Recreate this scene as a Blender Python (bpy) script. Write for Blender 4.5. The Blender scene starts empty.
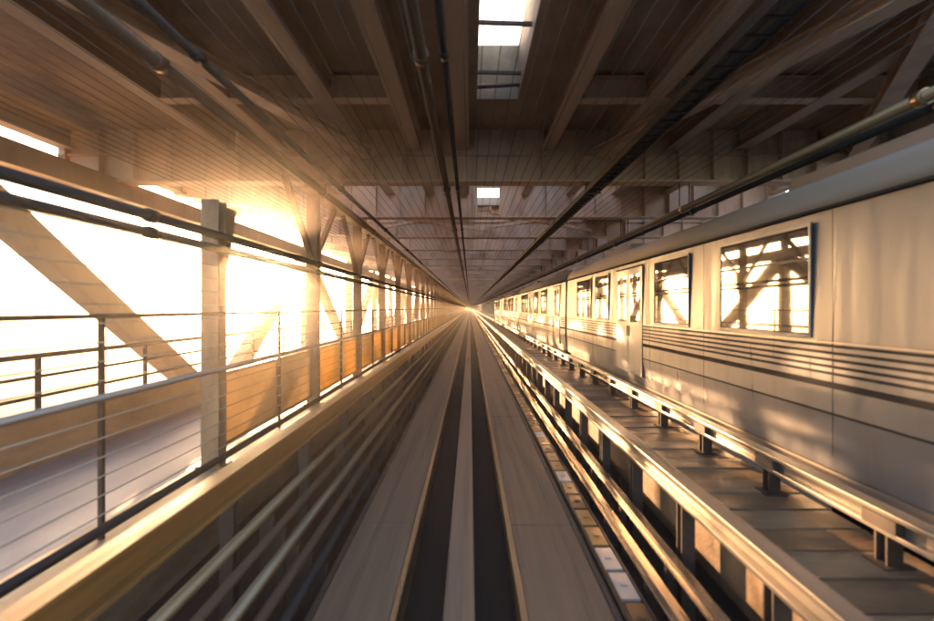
import bpy, math, random
from mathutils import Vector
R = math.radians
random.seed(11)
S = bpy.context.scene
COL = S.collection
CAM_Z = 2.5

# ------------------------------------------------------------------ camera
cd = bpy.data.cameras.new('camera')
cam = bpy.data.objects.new('camera', cd); COL.objects.link(cam)
cam.location = (0, 0, CAM_Z); cam.rotation_euler = (R(90), 0, 0)
cd.sensor_width = 36; cd.lens = 36 * 520 / 934
cd.shift_x = -3 / 934; cd.shift_y = -2.5 / 934
cd.clip_start = 0.05; cd.clip_end = 30000
cd.dof.use_dof = True; cd.dof.focus_distance = 45; cd.dof.aperture_fstop = 0.9
S.camera = cam

# ------------------------------------------------------------------ world, sun, exposure
SUN_AZ, SUN_EL = -21.5, 6.6          # degrees: azimuth left of +Y, elevation
w = bpy.data.worlds.new('World'); S.world = w; w.use_nodes = True
nt = w.node_tree
bg = nt.nodes['Background']
sky = nt.nodes.new('ShaderNodeTexSky'); sky.sky_type = 'NISHITA'; sky.sun_disc = False
sky.sun_elevation = R(SUN_EL); sky.sun_rotation = R(SUN_AZ)
sky.air_density = 0.8; sky.dust_density = 3.5; sky.ozone_density = 1.0
nt.links.new(sky.outputs[0], bg.inputs[0]); bg.inputs[1].default_value = 0.13
ld = bpy.data.lights.new('sun', 'SUN'); sun = bpy.data.objects.new('sun', ld); COL.objects.link(sun)
ld.energy = 3.2; ld.angle = R(0.5); ld.color = (1.0, 0.61, 0.29)
sd = Vector((math.sin(R(SUN_AZ)) * math.cos(R(SUN_EL)), math.cos(R(SUN_AZ)) * math.cos(R(SUN_EL)), math.sin(R(SUN_EL))))
sun.rotation_euler = (-sd).to_track_quat('-Z', 'Y').to_euler()
sun.location = (-30, 60, 40)
S.view_settings.view_transform = 'Standard'; S.view_settings.look = 'None'
S.view_settings.exposure = 3.2; S.view_settings.gamma = 1
S.view_settings.use_curve_mapping = False
S.view_settings.use_white_balance = True; S.view_settings.white_balance_temperature = 6900; S.view_settings.white_balance_tint = 22
S.render.engine = 'CYCLES'
c = S.cycles
c.use_denoising = True
c.max_bounces = 7; c.diffuse_bounces = 4; c.glossy_bounces = 3; c.transmission_bounces = 3
c.volume_bounces = 0; c.sample_clamp_indirect = 6
c.caustics_reflective = False; c.caustics_refractive = False

# ------------------------------------------------------------------ helpers
def tag(o, label=None, cat=None, group=None, kind=None):
    if label: o['label'] = label
    if cat: o['category'] = cat
    if group: o['group'] = group
    if kind: o['kind'] = kind
    return o

def thing(name, label, cat, loc=(0, 0, 0), group=None):
    o = bpy.data.objects.new(name, None); COL.objects.link(o)
    o.location = loc; o.empty_display_size = 0.2
    return tag(o, label, cat, group)

class MB:
    def __init__(s): s.v = []; s.f = []; s.sm = []
    def add(s, vs, fs, smooth=False):
        n = len(s.v); s.v += [tuple(v) for v in vs]
        for f in fs: s.f.append(tuple(i + n for i in f)); s.sm.append(smooth)
        return s
    def box(s, x0, x1, y0, y1, z0, z1):
        return s.add([(x0,y0,z0),(x1,y0,z0),(x1,y1,z0),(x0,y1,z0),(x0,y0,z1),(x1,y0,z1),(x1,y1,z1),(x0,y1,z1)],
              [(3,2,1,0),(4,5,6,7),(0,1,5,4),(1,2,6,5),(2,3,7,6),(3,0,4,7)])
    def prism(s, poly, axis, a, b, smooth=False):
        """poly: CCW list of 2D points; axis 'x': (y,z) points, 'y': (x,z), 'z': (x,y)"""
        n = len(poly)
        def P(p, t):
            return {'x': (t, p[0], p[1]), 'y': (p[0], t, p[1]), 'z': (p[0], p[1], t)}[axis]
        vs = [P(p, a) for p in poly] + [P(p, b) for p in poly]
        q = [(i, (i+1) % n, (i+1) % n + n, i + n) for i in range(n)]
        caps = [tuple(reversed(range(n))), tuple(range(n, 2*n))]
        if axis == 'y':
            q = [tuple(reversed(t)) for t in q]; caps = [tuple(reversed(t)) for t in caps]
        s.add(vs, q, smooth); 
        k = len(s.v) - 2*n
        for cp in caps: s.f.append(tuple(i + k for i in cp)); s.sm.append(False)
        return s
    def bar(s, p, q, w, h, up=(1, 0, 0)):
        """rectangular bar from p to q; w along 'up' direction, h along the other"""
        p, q = Vector(p), Vector(q); d = (q - p).normalized(); u = Vector(up)
        u = (u - d * u.dot(d)).normalized(); n = d.cross(u)
        vs = []
        for o in (p, q):
            for a, b in ((-1,-1),(1,-1),(1,1),(-1,1)): vs.append(o + u*(a*w/2) + n*(b*h/2))
        return s.add(vs, [(3,2,1,0),(4,5,6,7),(0,1,5,4),(1,2,6,5),(2,3,7,6),(3,0,4,7)])
    def ibar(s, p, q, w, h, t=0.03, up=(1, 0, 0)):
        """I/H section bar: flanges of width w (along up), depth h, plate t"""
        p, q = Vector(p), Vector(q); d = (q - p).normalized(); u = Vector(up)
        u = (u - d * u.dot(d)).normalized(); n = d.cross(u)
        for b in (-1, 1): s.bar(p + n*(b*(h/2 - t/2)), q + n*(b*(h/2 - t/2)), w, t, up)
        return s.bar(p, q, t*0.7, h - 2*t, up)
    def tube(s, p, q, r, k=10):
        p, q = Vector(p), Vector(q); d = (q - p).normalized()
        u = d.orthogonal().normalized(); n = d.cross(u)
        vs = [o + (u*math.cos(2*math.pi*i/k) + n*math.sin(2*math.pi*i/k))*r for o in (p, q) for i in range(k)]
        s.add(vs, [(i, (i+1) % k, (i+1) % k + k, i + k) for i in range(k)], True)
        m = len(s.v) - 2*k
        s.f.append(tuple(m + i for i in reversed(range(k)))); s.f.append(tuple(m + k + i for i in range(k))); s.sm += [False, False]
        return s
    def build(s, name, mat, parent=None, bevel=0, kind=None):
        me = bpy.data.meshes.new(name); me.from_pydata(s.v, [], s.f); me.update()
        me.polygons.foreach_set('use_smooth', s.sm)
        o = bpy.data.objects.new(name, me); COL.objects.link(o)
        me.materials.append(mat)
        if parent: o.parent = parent
        if kind: o['kind'] = kind
        if bevel:
            m = o.modifiers.new('bevel', 'BEVEL'); m.width = bevel; m.segments = 2; m.limit_method = 'ANGLE'; m.harden_normals = False
        return o

def repeat(o, offsets):
    """copies of a part (with its sub-parts) along Y under the same parent"""
    out = []
    for dy in offsets:
        d = o.copy(); COL.objects.link(d); d.parent = o.parent
        d.location = (o.location.x, o.location.y + dy, o.location.z)
        for ch in o.children:
            e = ch.copy(); COL.objects.link(e); e.parent = d
        out.append(d)
    return out

# ------------------------------------------------------------------ materials
def mat(name, col, rough=0.6, metal=0.0, var=0.35, scale=3.0, stretch=(1, 1, 1), col2=None, dirt=None, dirt_amt=0.4,
        bump=0.15, fine=40.0, spec=0.5, rvar=0.15, ior=None):
    m = bpy.data.materials.new(name); m.use_nodes = True
    t = m.node_tree; N = t.nodes; L = t.links; b = N['Principled BSDF']
    g = N.new('ShaderNodeNewGeometry')
    mp = N.new('ShaderNodeMapping'); mp.inputs['Scale'].default_value = stretch
    L.new(g.outputs['Position'], mp.inputs['Vector'])
    n1 = N.new('ShaderNodeTexNoise'); n1.inputs['Scale'].default_value = scale; n1.inputs['Detail'].default_value = 8; n1.inputs['Roughness'].default_value = 0.62
    L.new(mp.outputs[0], n1.inputs['Vector'])
    r = N.new('ShaderNodeValToRGB')
    e = r.color_ramp.elements
    c2 = col2 or tuple(x * (1 - var) for x in col)
    e[0].position = 0.3; e[0].color = (*c2, 1); e[1].position = 0.7; e[1].color = (*col, 1)
    L.new(n1.outputs['Fac'], r.inputs['Fac'])
    out = r.outputs['Color']
    if dirt:
        n2 = N.new('ShaderNodeTexNoise'); n2.inputs['Scale'].default_value = scale * 0.6; n2.inputs['Detail'].default_value = 12; n2.inputs['Roughness'].default_value = 0.7
        mp2 = N.new('ShaderNodeMapping'); mp2.inputs['Location'].default_value = (7, 3, 5); mp2.inputs['Scale'].default_value = stretch
        L.new(g.outputs['Position'], mp2.inputs['Vector']); L.new(mp2.outputs[0], n2.inputs['Vector'])
        rr = N.new('ShaderNodeValToRGB'); q = rr.color_ramp.elements
        q[0].position = 0.5; q[0].color = (0, 0, 0, 1); q[1].position = 0.68; q[1].color = (dirt_amt,)*3 + (1,)
        L.new(n2.outputs['Fac'], rr.inputs['Fac'])
        mx = N.new('ShaderNodeMix'); mx.data_type = 'RGBA'
        L.new(rr.outputs['Color'], mx.inputs[0]); L.new(out, mx.inputs[6]); mx.inputs[7].default_value = (*dirt, 1)
        out = mx.outputs[2]
    L.new(out, b.inputs['Base Color'])
    mr = N.new('ShaderNodeMapRange'); mr.inputs[3].default_value = max(0.02, rough - rvar); mr.inputs[4].default_value = min(1, rough + rvar)
    mr.inputs[1].default_value = 0.3; mr.inputs[2].default_value = 0.7
    L.new(n1.outputs['Fac'], mr.inputs[0]); L.new(mr.outputs[0], b.inputs['Roughness'])
    b.inputs['Metallic'].default_value = metal; b.inputs['Specular IOR Level'].default_value = spec
    if ior: b.inputs['IOR'].default_value = ior
    if bump:
        n3 = N.new('ShaderNodeTexNoise'); n3.inputs['Scale'].default_value = fine; n3.inputs['Detail'].default_value = 5
        L.new(mp.outputs[0], n3.inputs['Vector'])
        bp = N.new('ShaderNodeBump'); bp.inputs['Strength'].default_value = bump; bp.inputs['Distance'].default_value = 0.02
        L.new(n3.outputs['Fac'], bp.inputs['Height']); L.new(bp.outputs[0], b.inputs['Normal'])
    return m

LONG = (1, 0.06, 1)
M = {}
M['steel'] = mat('bridge_steel_paint', (0.72, 0.54, 0.39), 0.5, 0, 0.25, 1.6, (1, 1, 0.5), dirt=(0.16, 0.09, 0.05), dirt_amt=0.55, bump=0.06)
M['truss'] = mat('truss_sun_glow_tan', (0.54, 0.40, 0.26), 0.5, 0, 0.25, 1.2, (1, 1, 0.4), dirt=(0.2, 0.13, 0.08), dirt_amt=0.4, bump=0.05)  # base colour warmed to paint the low sun's glow onto the truss
M['column'] = mat('column_sun_glow_tan', (0.50, 0.29, 0.14), 0.55, 0, 0.3, 2.6, (1, 1, 0.3), dirt=(0.16, 0.075, 0.035), dirt_amt=0.8, bump=0.05)  # orange-tan base carries painted sun glow for columns, braces and frames
M['stringer'] = mat('stringer_paint', (0.64, 0.50, 0.37), 0.5, 0, 0.4, 1.5, LONG, dirt=(0.12, 0.07, 0.04), dirt_amt=0.6, bump=0.05)
M['deck'] = mat('deck_underside', (0.56, 0.44, 0.33), 0.75, 0, 0.5, 0.8, (1, 0.4, 1), dirt=(0.08, 0.06, 0.05), dirt_amt=0.7, bump=0.2)
M['dark'] = mat('dark_pipe_paint', (0.034, 0.028, 0.024), 0.5, 0, 0.4, 3, LONG, bump=0.05, spec=0.25)
M['brownpipe'] = mat('brown_conduit', (0.12, 0.072, 0.04), 0.5, 0, 0.4, 3, LONG, bump=0.05, spec=0.25)
M['goldpipe'] = mat('brass_toned_conduit', (0.35, 0.25, 0.13), 0.35, 0.6, 0.4, 3, LONG, bump=0.05)
M['wire'] = mat('galvanised_wire', (0.10, 0.085, 0.07), 0.4, 0.6, 0.3, 5, LONG, bump=0)
M['fencewire'] = mat('bright_fence_wire', (0.50, 0.40, 0.27), 0.4, 0.4, 0.3, 5, LONG, bump=0)
M['slab'] = mat('track_concrete', (0.31, 0.195, 0.115), 0.62, 0, 0.45, 4, (1.6, 0.05, 1), dirt=(0.05, 0.035, 0.03), dirt_amt=0.7, bump=0.35, fine=60)
M['centre'] = mat('centre_concrete', (0.38, 0.25, 0.155), 0.6, 0, 0.4, 5, (2, 0.05, 1), dirt=(0.07, 0.05, 0.04), dirt_amt=0.6, bump=0.3, fine=60)
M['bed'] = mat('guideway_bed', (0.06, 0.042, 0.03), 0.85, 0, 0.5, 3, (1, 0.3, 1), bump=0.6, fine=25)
M['brownbed'] = mat('walkway_brown', (0.40, 0.27, 0.155), 0.55, 0, 0.5, 3, (0.5, 1.5, 1), dirt=(0.04, 0.03, 0.025), dirt_amt=0.7, bump=0.3)
M['brownbed2'] = mat('walkway_dark_brown', (0.26, 0.17, 0.095), 0.55, 0, 0.5, 3, (0.5, 1.5, 1), dirt=(0.06, 0.04, 0.03), dirt_amt=0.7, bump=0.3)
M['edge'] = mat('worn_steel_edge', (0.45, 0.33, 0.2), 0.38, 0.8, 0.5, 4, LONG, dirt=(0.1, 0.06, 0.03), dirt_amt=0.6, bump=0.1)
M['ochre'] = mat('ochre_beam_paint', (0.48, 0.235, 0.07), 0.45, 0, 0.35, 3, LONG, dirt=(0.14, 0.08, 0.03), dirt_amt=0.6, bump=0.06)
M['alu'] = mat('pale_guide_rail', (0.36, 0.32, 0.27), 0.36, 0.7, 0.3, 4, LONG, dirt=(0.2, 0.15, 0.1), dirt_amt=0.4, bump=0.05)
M['rail'] = mat('polished_rail', (0.5, 0.42, 0.33), 0.25, 0.9, 0.4, 5, LONG, bump=0.03)
M['bracket'] = mat('dark_bracket', (0.085, 0.06, 0.042), 0.6, 0.0, 0.3, 5, bump=0.1)
M['kerb'] = mat('kerb_concrete', (0.46, 0.33, 0.19), 0.65, 0, 0.35, 2.5, (1, 0.3, 1), dirt=(0.1, 0.08, 0.06), dirt_amt=0.6, bump=0.3)
M['parapet'] = mat('tan_parapet_paint', (0.42, 0.29, 0.15), 0.6, 0, 0.35, 2.5, (1, 0.3, 1), dirt=(0.12, 0.08, 0.05), dirt_amt=0.6, bump=0.25)
M['road'] = mat('road_asphalt', (0.27, 0.25, 0.255), 0.55, 0, 0.3, 2, (1, 0.15, 1), dirt=(0.09, 0.085, 0.09), dirt_amt=0.6, bump=0.35, fine=80)
M['plate_a'] = mat('ochre_cover_plate', (0.42, 0.25, 0.08), 0.42, 0.3, 0.4, 6, bump=0.15)
M['plate_b'] = mat('pale_cover_plate', (0.50, 0.49, 0.46), 0.4, 0.3, 0.12, 6, bump=0.15)
M['plate_c'] = mat('brown_cover_plate', (0.16, 0.09, 0.045), 0.45, 0.3, 0.4, 6, bump=0.15)
M['body'] = mat('brushed_train_steel', (0.135, 0.14, 0.153), 0.4, 0.15, 0.16, 1.6, (2.2, 2.2, 0.22), dirt=(0.085, 0.08, 0.075), dirt_amt=0.65, bump=0.1, fine=1.6)
M['roof'] = mat('train_roof_paint', (0.29, 0.235, 0.175), 0.75, 0, 0.25, 2, LONG, dirt=(0.2, 0.17, 0.14), dirt_amt=0.5, bump=0.05)
M['stripe'] = mat('dark_train_stripe', (0.03, 0.029, 0.03), 0.8, 0, 0.2, 3, LONG, bump=0, spec=0.1)
M['door'] = mat('train_door_steel', (0.16, 0.165, 0.18), 0.45, 0.15, 0.15, 2, (1, 1, 0.5), bump=0.03)
M['rubber'] = mat('black_rubber', (0.02, 0.02, 0.02), 0.6, 0, 0.2, 5, bump=0.05)
M['glass'] = mat('dark_train_glass', (0.04, 0.034, 0.028), 0.03, 0, 0.2, 2, bump=0, rvar=0.01, ior=2.3)
M['skirt'] = mat('train_skirt', (0.52, 0.46, 0.38), 0.34, 0.6, 0.25, 2, LONG, dirt=(0.2, 0.14, 0.09), dirt_amt=0.5, bump=0.05)
M['under'] = mat('underframe_black', (0.02, 0.018, 0.017), 0.7, 0.1, 0.4, 4, bump=0.2)
M['land'] = mat('far_shore_land', (0.11, 0.115, 0.11), 0.9, 0, 0.4, 0.02, bump=0)

def translucent_panel(name, col, trans=0.75):
    m = mat(name, col, 0.35, 0, 0.25, 2.0, (1, 0.3, 0.6), dirt=tuple(x*0.5 for x in col), dirt_amt=0.5, bump=0.05)
    t = m.node_tree; N = t.nodes; L = t.links; b = N['Principled BSDF']
    tr = N.new('ShaderNodeBsdfTranslucent')
    oi = N.new('ShaderNodeObjectInfo'); hs = N.new('ShaderNodeHueSaturation')
    for k, lo, hi in (('Saturation', 0.65, 1.1), ('Value', 0.75, 1.05)):
        q = N.new('ShaderNodeMapRange'); q.inputs[3].default_value = lo; q.inputs[4].default_value = hi
        L.new(oi.outputs['Random'], q.inputs[0]); L.new(q.outputs[0], hs.inputs[k])
    L.new(b.inputs['Base Color'].links[0].from_socket, hs.inputs['Color'])
    L.new(hs.outputs['Color'], b.inputs['Base Color']); L.new(hs.outputs['Color'], tr.inputs['Color'])
    mx = N.new('ShaderNodeMixShader'); mx.inputs[0].default_value = trans
    L.new(b.outputs[0], mx.inputs[1]); L.new(tr.outputs[0], mx.inputs[2]); L.new(mx.outputs[0], N['Material Output'].inputs['Surface'])
    return m
M['amber'] = translucent_panel('amber_screen_panel', (0.66, 0.46, 0.19), 0.75)

def water_mat():
    m = mat('bay_water', (0.035, 0.06, 0.095), 0.5, 0, 0.4, 0.02, (1, 2, 1), bump=0, rvar=0.2, ior=1.15)
    t = m.node_tree; N = t.nodes; L = t.links; b = N['Principled BSDF']
    g = N.new('ShaderNodeNewGeometry')
    n = N.new('ShaderNodeTexNoise'); n.inputs['Scale'].default_value = 0.08; n.inputs['Detail'].default_value = 7; n.inputs['Roughness'].default_value = 0.6
    L.new(g.outputs['Position'], n.inputs['Vector'])
    bp = N.new('ShaderNodeBump'); bp.inputs['Strength'].default_value = 1.0; bp.inputs['Distance'].default_value = 6
    L.new(n.outputs['Fac'], bp.inputs['Height']); L.new(bp.outputs[0], b.inputs['Normal'])
    return m
M['water'] = water_mat()

def building_mat(name, col, glass, floor=3.6, bay=4.0):
    m = bpy.data.materials.new(name); m.use_nodes = True
    t = m.node_tree; N = t.nodes; L = t.links; b = N['Principled BSDF']
    tc = N.new('ShaderNodeTexCoord'); sp = N.new('ShaderNodeSeparateXYZ'); L.new(tc.outputs['Object'], sp.inputs[0])
    ad = N.new('ShaderNodeMath'); ad.operation = 'ADD'; L.new(sp.outputs[0], ad.inputs[0]); L.new(sp.outputs[1], ad.inputs[1])
    def band(src, period, lo):
        d = N.new('ShaderNodeMath'); d.operation = 'DIVIDE'; L.new(src, d.inputs[0]); d.inputs[1].default_value = period
        f = N.new('ShaderNodeMath'); f.operation = 'FRACT'; L.new(d.outputs[0], f.inputs[0])
        q = N.new('ShaderNodeMath'); q.operation = 'GREATER_THAN'; L.new(f.outputs[0], q.inputs[0]); q.inputs[1].default_value = lo
        return q.outputs[0]
    ml = N.new('ShaderNodeMath'); ml.operation = 'MULTIPLY'
    L.new(band(sp.outputs[2], floor, 0.45), ml.inputs[0]); L.new(band(ad.outputs[0], bay, 0.3), ml.inputs[1])
    mx = N.new('ShaderNodeMix'); mx.data_type = 'RGBA'; L.new(ml.outputs[0], mx.inputs[0])
    mx.inputs[6].default_value = (*col, 1); mx.inputs[7].default_value = (*glass, 1)
    L.new(mx.outputs[2], b.inputs['Base Color']); b.inputs['Roughness'].default_value = 0.6
    return m
BM = [building_mat('grey_tower_facade', (0.045, 0.065, 0.105), (0.03, 0.04, 0.055)),
      building_mat('pale_block_facade', (0.07, 0.09, 0.13), (0.04, 0.05, 0.06), 3.2, 3.0),
      building_mat('blue_grey_facade', (0.035, 0.058, 0.10), (0.025, 0.035, 0.05), 3.8, 5.0),
      building_mat('tan_block_facade', (0.075, 0.08, 0.09), (0.035, 0.04, 0.045), 3.3, 3.6)]

# ------------------------------------------------------------------ layout constants
Y0, FAR = -6.0, 700.0           # long members run from behind the camera to here
P = 4.2                         # bay of girders and posts
D0 = 6.6                        # first post
NB = 92
GB, GT = CAM_Z + 2.62, CAM_Z + 3.70      # girder bottom and deck underside

# ------------------------------------------------------------------ setting: water, land, road, guideway bed
MB().add([(-14000,-3000,-47.5),(9000,-3000,-47.5),(9000,20000,-47.5),(-14000,20000,-47.5)], [(0,1,2,3)]).build('water', M['water'], kind='structure')
ld_ = MB()
pts = [(-2600, 790), (-1500, 815), (-900, 800), (-560, 812), (-330, 835), (-120, 850), (60, 880), (600, 1050), (900, 2600), (-3200, 2600)]
ld_.prism(pts, 'z', -60, -45.8)
ld_.build('shore_land', M['land'], kind='structure')
MB().box(-7.05, -3.45, Y0, FAR, -0.4, 0).build('road', M['road'], kind='structure')
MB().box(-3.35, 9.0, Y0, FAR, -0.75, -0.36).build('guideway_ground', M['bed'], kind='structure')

# ------------------------------------------------------------------ upper deck with stringers and cross girders
deck = thing('bridge_deck', 'brown steel underside of the upper deck with rows of cross girders', 'bridge deck', (0, 0, GT))
holes = [(0.12, 0.85, 6.0, 9.2), (-7.4, -6.0, 11.4, 14.4)]
for i in range(70):                     # rows of openings, mostly unseen, added behind every girder to let skylight in
    holes += [(u, v, 11.5 + P*i, 14.5 + P*i) for u, v in ((-4.8, -2.5), (-2.1, -0.6), (-0.3, 1.4), (1.8, 4.0), (6.2, 8.3))]
    if i: holes.append((-7.4, -5.2, 11.5 + P*i, 14.5 + P*i))
DY = 5.0            # upper deck cut short here to let skylight in, open sky behind
xs = sorted({-8.6, 9.2} | {h[0] for h in holes} | {h[1] for h in holes})
ys = sorted({DY, FAR} | {h[2] for h in holes} | {h[3] for h in holes})
db = MB()
for j in range(len(ys) - 1):
    run = None
    for i in range(len(xs) - 1):
        cx, cy = (xs[i]+xs[i+1])/2, (ys[j]+ys[j+1])/2
        hole = any(h[0] < cx < h[1] and h[2] < cy < h[3] for h in holes)
        if hole:
            if run is not None: db.box(run, xs[i], ys[j], ys[j+1], 0, 0.28); run = None
        elif run is None: run = xs[i]
    if run is not None: db.box(run, xs[-1], ys[j], ys[j+1], 0, 0.28)
db.build('deck_slab', M['deck'], deck)
for x in (-8.3, -5.0, -3.9, -2.3, -1.15, -0.15, 1.6, 2.9, 4.2, 5.6, 7.2, 8.7):
    MB().ibar((x, DY, -0.22), (x, FAR, -0.22), 0.26, 0.42, 0.03, (1, 0, 0)).build('stringer', M['stringer'], deck)

def girder(taper, opening=None):
    g = MB(); zb = GB - GT; zt = -0.004
    L0, L1 = -8.55, 9.1
    if taper: low = [(L0, -0.42), (-4.3, zb), (L1, zb)]
    else: low = [(L0, zb), (L1, zb)]
    if opening:
        u, v = opening
        g.prism(low[:2] + [(u, zb), (u, zt), (L0, zt)], 'y', -0.012, 0.012)
        g.prism([(v, zb), (L1, zb), (L1, zt), (v, zt)], 'y', -0.012, 0.012)
        g.box(u, v, -0.012, 0.012, zt - 0.24, zt)
    else: g.prism(low + [(L1, zt), (L0, zt)], 'y', -0.012, 0.012)
    x = L0 + 0.15
    while x < L1:                       # bolt heads along the flange and the web top
        if x > -4.2 and not (opening and opening[0] - 0.1 < x < opening[1] + 0.1):
            for z in (zb + 0.1, zb + 0.2, -0.22):
                g.prism([(x + 0.022*math.cos(R(60*q)), z + 0.022*math.sin(R(60*q))) for q in range(6)], 'y', -0.03, -0.0125)
        x += 0.175
    for a, b in zip(low, low[1:]):
        g.bar((a[0], 0, a[1] - 0.018), (b[0], 0, b[1] - 0.018), 0.42, 0.036, (0, 1, 0))
    x = L0 + 0.25
    while x < L1:
        if opening and opening[0] < x < opening[1]: x += 0.7; continue
        z = zb if (not taper or x > -4.3) else zb + (-0.42 - zb) * (-4.3 - x) / (-4.3 - L0)
        g.box(x - 0.009, x + 0.009, -0.17, 0.17, z + 0.002, -0.03)
        x += 0.7
    if not opening: g.bar((L0, 0, zb*0.5) if not taper else (-4.0, 0, zb*0.5), (L1, 0, zb*0.5), 0.22, 0.016, (0, 1, 0))
    return g
ga = girder(False).build('cross_girder', M['steel'], deck); ga.location = (0, D0 + P, 0)
gc = girder(True, (0.22, 0.84)).build('cross_girder', M['steel'], deck); gc.location = (0, D0 + 2*P, 0)
gb = girder(True).build('cross_girder', M['steel'], deck); gb.location = (0, D0 + 3*P, 0)
for k in range(4, NB):
    src = ga if (k - 1) % 6 == 0 else gb
    o = src.copy(); COL.objects.link(o); o.parent = deck; o.location = (0, D0 + P*k, 0)
MB().box(-8.6, 9.2, 4.93, 4.985, -0.5, 0.3).build('end_beam', M['steel'], deck)
# diaphragms and slanting bracing between the stringers of the first bay, lips round the roof opening
for x0, x1 in ((-4.9, -4.0), (-3.8, -2.4), (-2.2, -1.25), (1.7, 2.8), (3.0, 4.1), (4.3, 5.5), (5.7, 7.1)):
    MB().ibar((x0, 8.25, -0.24), (x1, 8.25, -0.24), 0.24, 0.36, 0.02, (0, 1, 0)).build('diaphragm', M['steel'], deck)
for a_, b_ in (((2.62, 10.7), (4.43, 5.05)), ((-2.1, 10.7), (-4.03, 5.05)), ((7.9, 10.7), (4.76, 5.05))):
    MB().ibar((*a_, -0.535), (*b_, -0.535), 0.26, 0.2, 0.02, (1, 0, 0)).build('slanting_brace', M['steel'], deck)
for u, v, p, q in ((0.0, 0.12, 6.0, 9.2), (0.85, 0.97, 6.0, 9.2), (0.0, 0.97, 9.2, 9.35)):
    MB().box(u, v, p, q, 0.283, 0.95).build('opening_kerb', M['kerb'], deck)
for q in (7.1, 8.6): MB().bar((0.12, q, 0.2), (0.85, q + 0.08, 0.22), 0.05, 0.05, (0, 1, 0)).build('opening_strut', M['bracket'], deck)
MB().tube((0.12, 8.95, 0.1), (0.85, 8.9, 0.12), 0.03).build('opening_strut', M['bracket'], deck)
# small intermediate cross beams and lateral bracing rods between girders
sb = MB().ibar((-6, 0, -0.62), (9.1, 0, -0.62), 0.2, 0.3, 0.02, (0, 1, 0)).build('cross_beam', M['steel'], deck)
sb.location = (0, D0 + 3.5*P, 0)
repeat(sb, [P*k for k in range(1, 40)])
br = MB()
for x0, x1 in ((-3.2, 0.6), (0.6, 4.4)):
    br.bar((x0, 0.25, zb_ := GB - GT + 0.2), (x1, P - 0.25, zb_), 0.1, 0.1, (0, 0, 1))
    br.bar((x1, 0.25, zb_ + 0.11), (x0, P - 0.25, zb_ + 0.11), 0.1, 0.1, (0, 0, 1))
b0 = br.build('lateral_bracing', M['steel'], deck); b0.location = (0, D0 + 2*P, 0)
repeat(b0, [2*P*k for k in range(1, 30)])

# ------------------------------------------------------------------ trusses
def truss(xc, label, yfirst, n):
    root = thing('bridge_truss', label, 'truss', (xc, 0, 0))
    zt, zb = 4.96, -0.35; PB = 2*P
    MB().box(-0.24, 0.24, Y0, FAR, zt - 0.2, zt + 0.2).build('top_chord', M['truss'], root, 0.015)
    MB().box(-0.26, 0.26, Y0, FAR, zb - 0.3, zb + 0.22).build('bottom_chord', M['truss'], root)
    v = MB().ibar((0, 0, zb + 0.2), (0, 0, zt - 0.22), 0.36, 0.4, 0.03).build('vertical', M['truss'], root); v.location.y = yfirst
    vs = [v] + repeat(v, [PB*k for k in range(1, n)])
    h = MB().ibar((0, 0, zt + 0.2), (0, 0, GT - 0.44), 0.24, 0.28, 0.025).build('deck_strut', M['truss'], root); h.location.y = yfirst
    repeat(h, [PB*k for k in range(1, n)])
    def diag(y0, z0, y1, z1):
        m = MB(); p, q = Vector((0, y0, z0)), Vector((0, y1, z1)); d = (q - p).normalized(); nn = Vector((0, -d.z, d.y))
        m.bar(p, q, 0.36, 0.5)
        for s_ in (-1, 1):   # raised edge flanges along the box
            m.bar(p + Vector((0.185*s_, 0, 0)) + nn*0.2, q + Vector((0.185*s_, 0, 0)) + nn*0.2, 0.024, 0.08)
            m.bar(p + Vector((0.185*s_, 0, 0)) - nn*0.2, q + Vector((0.185*s_, 0, 0)) - nn*0.2, 0.024, 0.08)
        return m
    d1 = diag(-PB + 0.25, zt - 0.2, -0.25, zb + 0.2).build('diagonal', M['truss'], root, 0.012); d1.location.y = yfirst
    d2 = diag(0.25, zb + 0.2, PB - 0.25, zt - 0.2).build('diagonal', M['truss'], root, 0.012); d2.location.y = yfirst
    repeat(d1, [2*PB*k for k in range(1, n//2)]); repeat(d2, [2*PB*k for k in range(1, n//2)])
    g = MB().prism([(-0.9, -0.35), (0.9, -0.35), (0.9, 0.1), (0.35, 0.55), (-0.35, 0.55), (-0.9, 0.1)], 'x', 0.262, 0.29).build('gusset_plate', M['truss'], root)
    g.location = (0, yfirst, zb + 0.3)
    repeat(g, [2*PB*k for k in range(1, n//2)])
    return root
truss(-7.45, 'tan steel truss with broad slanting diagonals beyond the roadside parapet', 15.2, 46)
truss(8.9, 'grey steel truss standing behind the silver train', 13.0, 46)

# ------------------------------------------------------------------ outer parapet with rails
par = thing('parapet_railing', 'low concrete parapet with dark tube rails along the outer road edge', 'railing', (-7.0, 0, 0))
MB().prism([(-0.18, -0.4), (0.16, -0.4), (0.16, 0.12), (0.06, 0.3), (0.03, 0.74), (-0.15, 0.74)], 'y', Y0, FAR).build('parapet_wall', M['parapet'], par)
MB().box(-0.17, 0.05, Y0, FAR, 0.742, 0.775).build('coping', M['alu'], par)
for z, r in ((1.05, 0.028), (1.38, 0.028), (1.72, 0.045)):
    MB().tube((-0.06, Y0, z), (-0.06, FAR, z), r).build('rail', M['dark'], par)
po = MB().box(-0.085, -0.035, -0.04, 0.04, 0.77, 1.72).build('post', M['dark'], par); po.location.y = 2.9
repeat(po, [2.8*k for k in range(1, 98)])

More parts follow.
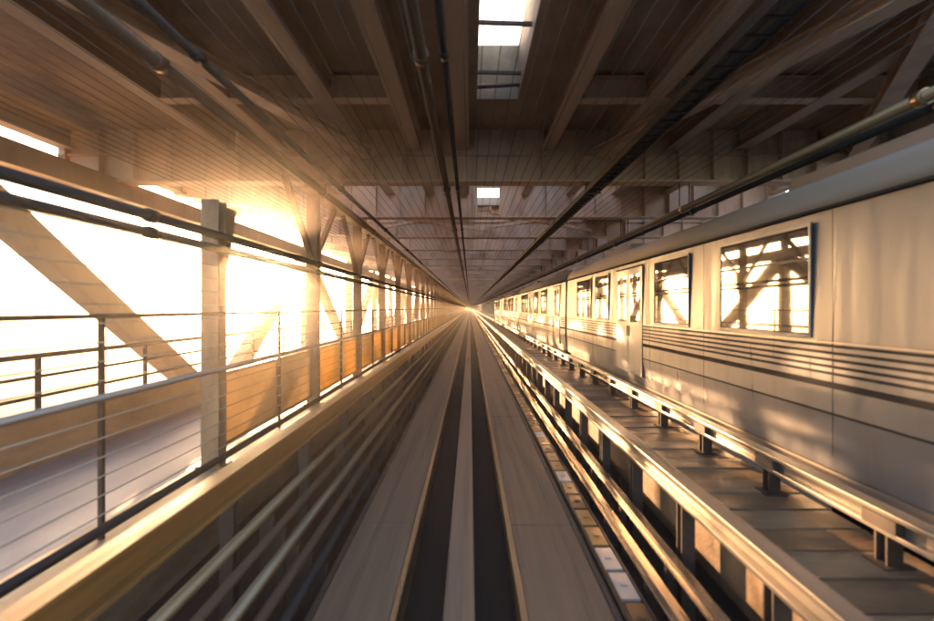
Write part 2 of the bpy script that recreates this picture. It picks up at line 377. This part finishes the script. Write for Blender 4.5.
# ------------------------------------------------------------------ trackside fence: columns, wires, amber screens
XF = -3.25
fen = thing('wire_fence', 'trackside fence of steel columns, taut wires and amber screens along the road', 'fence', (XF, 0, 0))
def column(top):
    m = MB()
    m.ibar((0, 0, 0.5), (0, 0, top), 0.22, 0.22, 0.022, (1, 0, 0))
    m.prism([(0.11, 2.5), (0.11, 3.84), (0.62, 3.84), (0.46, 3.3)], 'x', -0.011, 0.011)
    m.box(-0.16, 0.16, -0.16, 0.16, 0.5, 0.53)
    return m
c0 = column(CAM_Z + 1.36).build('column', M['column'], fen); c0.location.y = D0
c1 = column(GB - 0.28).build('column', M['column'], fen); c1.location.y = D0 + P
repeat(c1, [P*k for k in range(1, NB - 1)])
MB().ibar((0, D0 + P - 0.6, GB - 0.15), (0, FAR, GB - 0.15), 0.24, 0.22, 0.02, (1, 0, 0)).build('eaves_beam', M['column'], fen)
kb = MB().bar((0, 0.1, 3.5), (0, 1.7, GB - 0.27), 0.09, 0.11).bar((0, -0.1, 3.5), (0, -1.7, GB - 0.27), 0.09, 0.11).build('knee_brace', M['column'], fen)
kb.location.y = D0 + P
repeat(kb, [P*k for k in range(1, NB - 1)])
MB().box(-0.2, 0.2, Y0, FAR, -0.36, 0.5).build('base_kerb', M['kerb'], fen)
MB().tube((0.1, Y0, 0.60), (0.1, FAR, 0.60), 0.045, 12).build('bottom_rail', M['dark'], fen)
MB().tube((0.1, Y0, 2.43), (0.1, FAR, 2.43), 0.022, 10).build('top_rail', M['brownpipe'], fen)
MB().tube((0.1, Y0, 1.73), (0.1, FAR, 1.73), 0.035, 10).build('middle_rail', M['alu'], fen)
wr = MB(); z = 0.74
while z < 3.25:
    if abs(z - 1.73) > 0.06 and abs(z - 2.43) > 0.06: wr.tube((0.118, Y0, z), (0.118, 240, z), 0.007, 6)
    z += 0.163
wr.build('fence_wires', M['fencewire'], fen)
pn = MB().box(-0.01, 0.01, 0.14, P - 0.14, 0.68, 1.66).build('screen_panel', M['amber'], fen); pn.location.y = D0
fr = MB().box(0.012, 0.03, 0.14, P - 0.14, 1.61, 1.66).box(0.012, 0.03, 0.14, P - 0.14, 0.68, 0.73)
for q in (0.14, P/2 - 0.02, P - 0.18): fr.box(0.012, 0.03, q, q + 0.04, 0.731, 1.609)
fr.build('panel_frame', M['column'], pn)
repeat(pn, [P*k for k in range(1, NB - 1)])
mp_ = MB().box(-0.02, 0.02, P/2 - 0.02, P/2 + 0.02, 0.5, 2.43).build('slim_post', M['brownpipe'], fen); mp_.location.y = D0 - P
mp_.location.x = 0.06
repeat(mp_, [P*k for k in range(1, NB - 1)])

# ------------------------------------------------------------------ pipes
def pipe(name, label, cat, x, H, r, m, hang=None, y0=Y0, hstart=D0 + P, nh=30, group=None):
    t = thing(name, label, cat, (x, 0, CAM_Z + H), group)
    b = MB(); b.tube((0, y0, 0), (0, FAR, 0), r, 14)
    b.build('tube', m, t)
    col = MB(); col.tube((0, -0.06, 0), (0, 0.06, 0), r * 1.35, 14)
    cb = col.build('coupling', m, t); cb.location.y = 5.0; repeat(cb, [5.6*k for k in range(1, 24)])
    if hang:
        hb = MB().tube((0, 0, r), (0, 0, hang - H), 0.012, 6).box(-r*1.5, r*1.5, -0.02, 0.02, -r*1.15, -r*1.02).build('hanger', M['bracket'], t)
        hb.location.y = hstart; repeat(hb, [P*k for k in range(1, nh)])
    return t
pipe('pipe', 'upper of two dark pipes strapped to the fence columns', 'pipe', -3.07, 0.885, 0.05, M['dark'])
pipe('pipe', 'lower of two dark pipes strapped to the fence columns', 'pipe', -3.07, 0.725, 0.046, M['dark'])
pipe('conduit', 'thick brown conduit hung under the girders above the fence', 'conduit', -3.0, 2.36, 0.062, M['brownpipe'], 2.62)
pipe('conduit', 'slimmer conduit under the girders, on the track side of the thick brown one', 'conduit', -2.62, 2.42, 0.045, M['dark'], 2.62)
pipe('conduit', 'thick brown conduit overhead, left one of the central pair', 'conduit', -0.47, 2.42, 0.058, M['brownpipe'], 2.62)
pipe('conduit', 'thin dark conduit overhead, right one of the central pair', 'conduit', -0.25, 2.44, 0.036, M['dark'], 2.62)
pipe('conduit', 'brass toned conduit running above the train roof edge', 'conduit', 4.35, 2.02, 0.06, M['goldpipe'], 2.62)
pipe('conduit', 'dark conduit beside the brass toned one above the train', 'conduit', 4.55, 1.98, 0.05, M['dark'], 2.62)
tr = thing('cable_tray', 'dark ladder cable tray hung under the girders between track and train', 'cable tray', (2.55, 0, CAM_Z + 2.45))
tb = MB()
for x in (-0.13, 0.13): tb.box(x - 0.012, x + 0.012, Y0, FAR, -0.05, 0.06)
y = 1.0
while y < 120: tb.box(-0.117, 0.117, y, y + 0.03, -0.045, -0.02); y += 0.3
tb.build('tray', M['dark'], tr)
for i, x in enumerate((-0.08, -0.03, 0.02, 0.075)):
    MB().tube((x, Y0, 0.003), (x, FAR, 0.003), 0.022, 8).build('cable', M['rubber'] if i % 2 else M['brownpipe'], tr)
hb = MB().tube((-0.15, 0, -0.05), (-0.15, 0, 0.17), 0.01, 6).tube((0.15, 0, -0.05), (0.15, 0, 0.17), 0.01, 6).box(-0.17, 0.17, -0.02, 0.02, -0.075, -0.052).build('hanger', M['bracket'], tr)
hb.location.y = D0 + P; repeat(hb, [P*k for k in range(1, 40)])

net = MB(); x = -6.0
while x < 4.3:
    if not any(abs(x - q) < 0.09 for q in (-3.0, -2.62, -0.47, -0.25, 2.43, 2.55, 2.67)):
        net.tube((x, Y0, CAM_Z + 2.56), (x, 150, CAM_Z + 2.56), 0.0045, 5)
    x += 0.18
tag(net.build('safety_wires', M['wire']), 'sheet of thin parallel safety wires stretched under the girders', 'wires')

# ------------------------------------------------------------------ guideway: slabs, centre strip, rails
def slab(x0, x1, label):
    t = thing('track_slab', label, 'track slab', ((x0 + x1)/2, 0, 0)); h = (x1 - x0)/2
    b = MB(); y = Y0
    while y < 160: b.box(-h + 0.03, h - 0.03, y, y + 5.988, -0.355, 0); y += 6.0
    b.box(-h + 0.03, h - 0.03, y, FAR, -0.355, 0)
    b.build('slab', M['slab'], t, 0.012)
    for s in (-1, 1):
        MB().box(s*h - 0.028, s*h + 0.028, Y0, FAR, -0.3, 0.006).build('edge_angle', M['edge'] if s*(x0 + x1) < 0 else M['bracket'], t, 0.006)
    return t
slab(-1.30, -0.62, 'left concrete running slab of the near track, beside the dark conduits')
slab(0.44, 1.20, 'right concrete running slab of the near track, beside the cover plates')
tag(MB().box(-0.22, 0.04, Y0, FAR, -0.355, 0.01).build('centre_strip', M['centre'], None, 0.015), 'narrow concrete strip between the two running slabs', 'track strip')
slab(4.0, 4.6, 'concrete running slab under the silver train, half hidden')
def guide(xc, z0, z1, wd, label, m, mp2, step, y0, n, foot=-0.36, clamp=False):
    t = thing('guide_rail', label, 'guide rail', (xc, 0, 0))
    h = wd/2
    # channel section with lips
    b = MB()
    b.box(-h, h, Y0, FAR, z1 - 0.035, z1).box(-h, h, Y0, FAR, z0, z0 + 0.035).box(-0.012, 0.012, Y0, FAR, z0 + 0.035, z1 - 0.035)
    b.build('beam', m, t, 0.004)
    p = MB().ibar((0, 0, foot), (0, 0, z0), 0.12, 0.12, 0.015).box(-0.11, 0.11, -0.11, 0.11, foot, foot + 0.02)
    if clamp: p.box(-h - 0.012, -0.014, -0.16, 0.16, z0 + 0.037, z1 - 0.037)
    p = p.build('bracket', mp2, t); p.location.y = y0
    repeat(p, [step*k for k in range(1, n)])
    return t
guide(-2.13, 0.80, 1.07, 0.16, 'ochre guide beam on short posts between fence and left slab', M['ochre'], M['bracket'], 2.1, 2.5, 95)
guide(1.95, 0.74, 0.93, 0.15, 'pale metal guide rail on dark posts along the right of the near track', M['alu'], M['bracket'], 1.4, 1.9, 98)
guide(3.10, 0.84, 1.01, 0.14, 'pale guide rail with dark clamps at the foot of the train', M['alu'], M['bracket'], 1.5, 2.35, 98, foot=0.6, clamp=True)

ORD = ['first', 'second', 'third', 'fourth', 'fifth', 'sixth', 'seventh', 'eighth', 'ninth', 'tenth', 'eleventh', 'twelfth', 'thirteenth',
       'fourteenth', 'fifteenth', 'sixteenth', 'seventeenth', 'eighteenth', 'nineteenth', 'twentieth', 'twenty-first', 'twenty-second',
       'twenty-third', 'twenty-fourth', 'twenty-fifth', 'twenty-sixth', 'twenty-seventh', 'twenty-eighth', 'twenty-ninth', 'thirtieth']
for i, (x, z, r, m) in enumerate(((-1.44, 0.06, 0.05, 'dark'), (-1.57, 0.16, 0.045, 'brownpipe'), (-1.70, 0.27, 0.05, 'edge'), (-1.83, 0.40, 0.04, 'brownpipe'), (-1.95, 0.54, 0.045, 'goldpipe'))):
    t = thing('conduit', '%s conduit %s from the left slab towards the ochre beam' % ({'dark': 'black', 'edge': 'worn steel', 'goldpipe': 'brass toned'}.get(m, 'brown'), ORD[i]), 'conduit', (x, 0, z), 'conduits stepped beside the left slab')
    MB().tube((0, Y0, 0), (0, FAR, 0), r, 12).build('tube', M[m], t)
    s = MB().box(-r - 0.015, r + 0.015, -0.03, 0.03, -z - 0.36, -r*0.6).build('saddle', M['bracket'], t); s.location.y = 2.2
    repeat(s, [2.8*k for k in range(1, 50)])

t = thing('cable_trough', 'long trough with ochre, pale and brown cover plates beside the right slab', 'cable trough', (1.36, 0, 0))
MB().box(-0.11, -0.09, Y0, FAR, -0.36, 0.05).box(0.09, 0.11, Y0, FAR, -0.36, 0.05).build('trough', M['bracket'], t)
y = 1.4; rnd = random.Random(5); protos = {}
for k in range(100):
    key = rnd.choices(('plate_a', 'plate_b', 'plate_c'), (5, 2, 4))[0]
    L = 0.44
    if key not in protos:
        o = MB().box(-0.085, 0.085, 0, L, 0.01, 0.04).box(-0.03, 0.03, L*0.44, L*0.56, 0.041, 0.05).build('cover_plate', M[key], t, 0.004); protos[key] = o
    else:
        o = protos[key].copy(); COL.objects.link(o); o.parent = t
    o.location.y = y; o.rotation_euler.z = rnd.uniform(-0.02, 0.02)
    y += L + 0.06
for i, (x, z, lab) in enumerate(((1.58, 0.20, 'polished conductor rail next to the cover plates'), (1.76, 0.34, 'polished conductor rail next to the pale guide rail'))):
    t = thing('conductor_rail', lab, 'rail', (x, 0, z))
    MB().box(-0.04, 0.04, Y0, FAR, -0.02, 0.0).box(-0.008, 0.008, Y0, FAR, -0.1, -0.02).box(-0.035, 0.035, Y0, FAR, -0.115, -0.1).build('rail', M['rail'], t, 0.003)
    s = MB().box(-0.03, 0.03, -0.04, 0.04, -z - 0.36, -0.115).build('insulator', M['bracket'], t); s.location.y = 1.8
    repeat(s, [1.4*k for k in range(1, 80)])

# raised brown walkway between the tracks, made of transverse planks on two bearers
wk = thing('walkway', 'raised brown plank walkway between the pale guide rail and the train', 'walkway', (2.77, 0, 0.6))
for i in range(2):
    b = MB(); rnd = random.Random(2 + i); y = Y0 + (0.42 if i else 0)
    while y < 150:
        dz = rnd.uniform(-0.01, 0.01); dx = rnd.uniform(-0.012, 0.012)
        b.box(-0.64 + dx, 0.62, y, y + 0.39, -0.05 + dz, dz); y += 0.84
    if i: b.box(-0.63, 0.62, y, FAR, -0.05, 0)
    b.build('planking', M['brownbed'] if i else M['brownbed2'], wk, 0.004)
for x in (-0.56, 0.0, 0.54): MB().ibar((x, Y0, -0.16), (x, FAR, -0.16), 0.12, 0.18, 0.015, (1, 0, 0)).build('bearer', M['bracket'], wk)
MB().box(-0.635, -0.62, Y0, FAR, -0.48, -0.062).build('side_board', M['brownbed2'], wk)
lg = MB().box(-0.6, -0.5, -0.05, 0.05, -0.96, -0.251).build('leg', M['bracket'], wk); lg.location.y = 1.2
repeat(lg, [2.1*k for k in range(1, 70)])

# ------------------------------------------------------------------ silver train
XS = 3.42; CW = 2.55; CL = 17.7; ZF, ZC, ZR = 0.95, CAM_Z + 0.95, CAM_Z + 1.62
wins = [(-0.6, 0.6), (4.5, 6.4), (7.4, 8.95), (12.1, 13.5), (14.0, 15.9)]
doors = [(1.1, 2.4), (9.6, 11.4)]
def train_car(label, y0):
    t = thing('train_car', label, 'train car', (XS, y0, 0), 'cars of the passing silver train')
    # side wall profile (slightly tumblehome), full closed shell
    prof = [(0.05, ZF), (0.0, 1.5), (0.0, 2.2), (0.03, ZC), (CW - 0.03, ZC), (CW, 2.2), (CW, 1.5), (CW - 0.05, ZF)]
    MB().prism(prof, 'y', 0, CL).build('body', M['body'], t, 0.01)
    rp = [(0.005, ZC + 0.03), (0.03, ZC + 0.14), (0.10, ZC + 0.28), (0.24, ZC + 0.39), (0.5, ZC + 0.46), (CW/2, ZC + 0.50)]
    rp += [(CW - p, z) for p, z in reversed(rp[:-1])]
    MB().prism(rp, 'y', 0.02, CL - 0.02, True).build('roof', M['roof'], t)
    MB().box(-0.012, CW + 0.012, 0.01, CL - 0.01, ZC + 0.001, ZC + 0.03).build('gutter', M['stripe'], t)
    for z, h in ((2.14, 0.022), (2.075, 0.026), (2.01, 0.026), (1.945, 0.026), (1.88, 0.026), (1.77, 0.06), (1.5, 0.02)):
        MB().box(-0.006, 0.0, 0.06, CL - 0.06, z - h/2, z + h/2).build('stripe', M['stripe'], t)
    MB().box(-0.008, 0.0, 0.06, CL - 0.06, 2.165, 2.18).build('waist_moulding', M['alu'], t, 0.002)
    W = [(0.05 + a if a < 0 else a, b_) for a, b_ in wins if a > 0]
    for a, b_ in W:
        f = MB()
        f.box(-0.016, 0.004, a, b_, 3.32, 3.36).box(-0.016, 0.004, a, b_, 2.2, 2.24).box(-0.016, 0.004, a, a + 0.04, 2.24, 3.32).box(-0.016, 0.004, b_ - 0.04, b_, 2.24, 3.32)
        f = f.build('window', M['door'], t, 0.006)
        MB().box(-0.006, 0.002, a + 0.04, b_ - 0.04, 2.24, 3.32).build('pane', M['glass'], f)
        MB().box(-0.013, -0.0065, a + 0.04, b_ - 0.04, 2.98, 3.01).build('glazing_bar', M['rubber'], f)
    for a, b_ in doors:
        mid = (a + b_)/2
        for (p, q) in ((a, mid - 0.008), (mid + 0.008, b_)):
            d = MB().box(-0.012, 0.004, p, q, 1.12, 3.34).build('door', M['door'], t, 0.006)
            MB().box(-0.018, -0.0125, p + 0.14, q - 0.14, 2.2, 3.2).build('door_window', M['glass'], d)
            e = q - 0.06 if q < mid else p + 0.06
            MB().box(-0.03, -0.0125, e - 0.012, e + 0.012, 1.9, 2.12).build('handle', M['rubber'], d)
        MB().box(-0.02, 0.003, a - 0.02, b_ + 0.02, 3.345, 3.37).build('door_track', M['stripe'], t)
    # sheet joints
    for y in (0.9, 2.7, 4.2, 6.9, 9.2, 11.8, 13.75, 16.4): MB().box(-0.003, 0.0, y, y + 0.006, 1.1, ZC).build('panel_joint', M['stripe'], t)
    MB().prism([(0.07, 0.62), (0.14, 0.62), (0.10, ZF - 0.004), (0.045, ZF - 0.004)], 'y', 0.5, CL - 0.5).build('skirt', M['skirt'], t)
    for y in (2.2, 13.2):
        w_ = MB().box(0.2, CW - 0.2, y, y + 2.3, 0.25, ZF - 0.01).build('bogie', M['under'], t)
        for k in (0.45, 1.85):
            MB().tube((0.32, y + k, 0.45), (0.62, y + k, 0.45), 0.44, 20).build('wheel', M['rubber'], w_)
    MB().box(0.3, CW - 0.3, CL, CL + 0.3, 1.0, 3.3).build('gangway', M['rubber'], t)
    # rooftop equipment
    for y in (3.4, 12.2):
        a_ = MB().prism([(0.52, ZC + 0.44), (CW - 0.52, ZC + 0.44), (CW - 0.6, ZC + 0.66), (0.6, ZC + 0.66)], 'y', y, y + 2.4).build('roof_unit', M['roof'], t, 0.03)
    return t
first = train_car('nearest car of the silver train, filling the right side', 0.7)
labels = ['second silver car of the train, behind the nearest one', 'third silver car of the train, well down the track', 'farthest silver car of the train, near the vanishing point']
for i, lab in enumerate(labels):
    r = first.copy(); COL.objects.link(r); r.location = (XS, 0.7 + 18.0*(i + 1), 0); r['label'] = lab
    for ch in list(first.children):
        d = ch.copy(); COL.objects.link(d); d.parent = r
        for g in ch.children:
            e = g.copy(); COL.objects.link(e); e.parent = d

# ------------------------------------------------------------------ far skyline across the water
rnd = random.Random(21)
kinds = ['grey', 'pale', 'blue-grey', 'tan']
x = -900; i = 0
while x < -110 and i < 30:
    tall = rnd.random()
    W_ = rnd.uniform(11, 25); Dp = rnd.uniform(14, 26)
    h = rnd.uniform(14, 27) if tall < 0.6 else rnd.uniform(28, 36) if tall < 0.9 else rnd.uniform(40, 52)
    if h > 38: W_ *= 0.7
    m = rnd.randrange(4); yy = 870 + rnd.uniform(0, 90)
    shape = 'tower' if h > 38 else 'mid-rise block' if h > 27 else 'low block'
    t = thing('city_building', '%s %s on the far shore, %s building from the left end' % (kinds[m], shape, ORD[i]), 'building', (x + W_/2, yy, -45.8), 'buildings across the water')
    b = MB().box(-W_/2, W_/2, 0, Dp, 0, h)
    if rnd.random() < 0.5: b.box(-W_/2*0.6, W_/2*0.3, Dp*0.2, Dp*0.8, h, h + rnd.uniform(2, 4))
    b.build('wall', BM[m], t)
    MB().box(-W_/2 - 0.3, W_/2 + 0.3, -0.3, Dp*0.18, h, h + 0.9).box(W_*0.32, W_*0.42, Dp*0.3, Dp*0.6, h, h + 3).build('roof', M['land'], t)
    x += W_ + rnd.choice((2, 4, 8, 14)); i += 1

wall_ = MB().box(-30, 30, 705, 712, -47, 7.5)  # added wall, hides the bright gap of sky at the far end
tag(wall_.build('sky_blocking_wall', M['kerb']), 'tan wall added across the far end to block the bright sky', 'wall')

# ------------------------------------------------------------------ haze
hz = MB().box(-14500, 9500, -3500, 20500, -49, 9.5)
hm = bpy.data.materials.new('haze'); hm.use_nodes = True
n = hm.node_tree; n.nodes.remove(n.nodes['Principled BSDF'])
pv = n.nodes.new('ShaderNodeVolumePrincipled')
pv.inputs['Color'].default_value = (0.97, 0.91, 0.82, 1); pv.inputs['Density'].default_value = 0.0019; pv.inputs['Anisotropy'].default_value = 0.92  # thick, forward-scattering haze added for the glow around the sun
n.links.new(pv.outputs[0], n.nodes['Material Output'].inputs['Volume'])
ho = hz.build('haze', hm, kind='stuff'); tag(ho, 'warm air haze over bridge and bay, thickened to glow around the sun', 'haze')
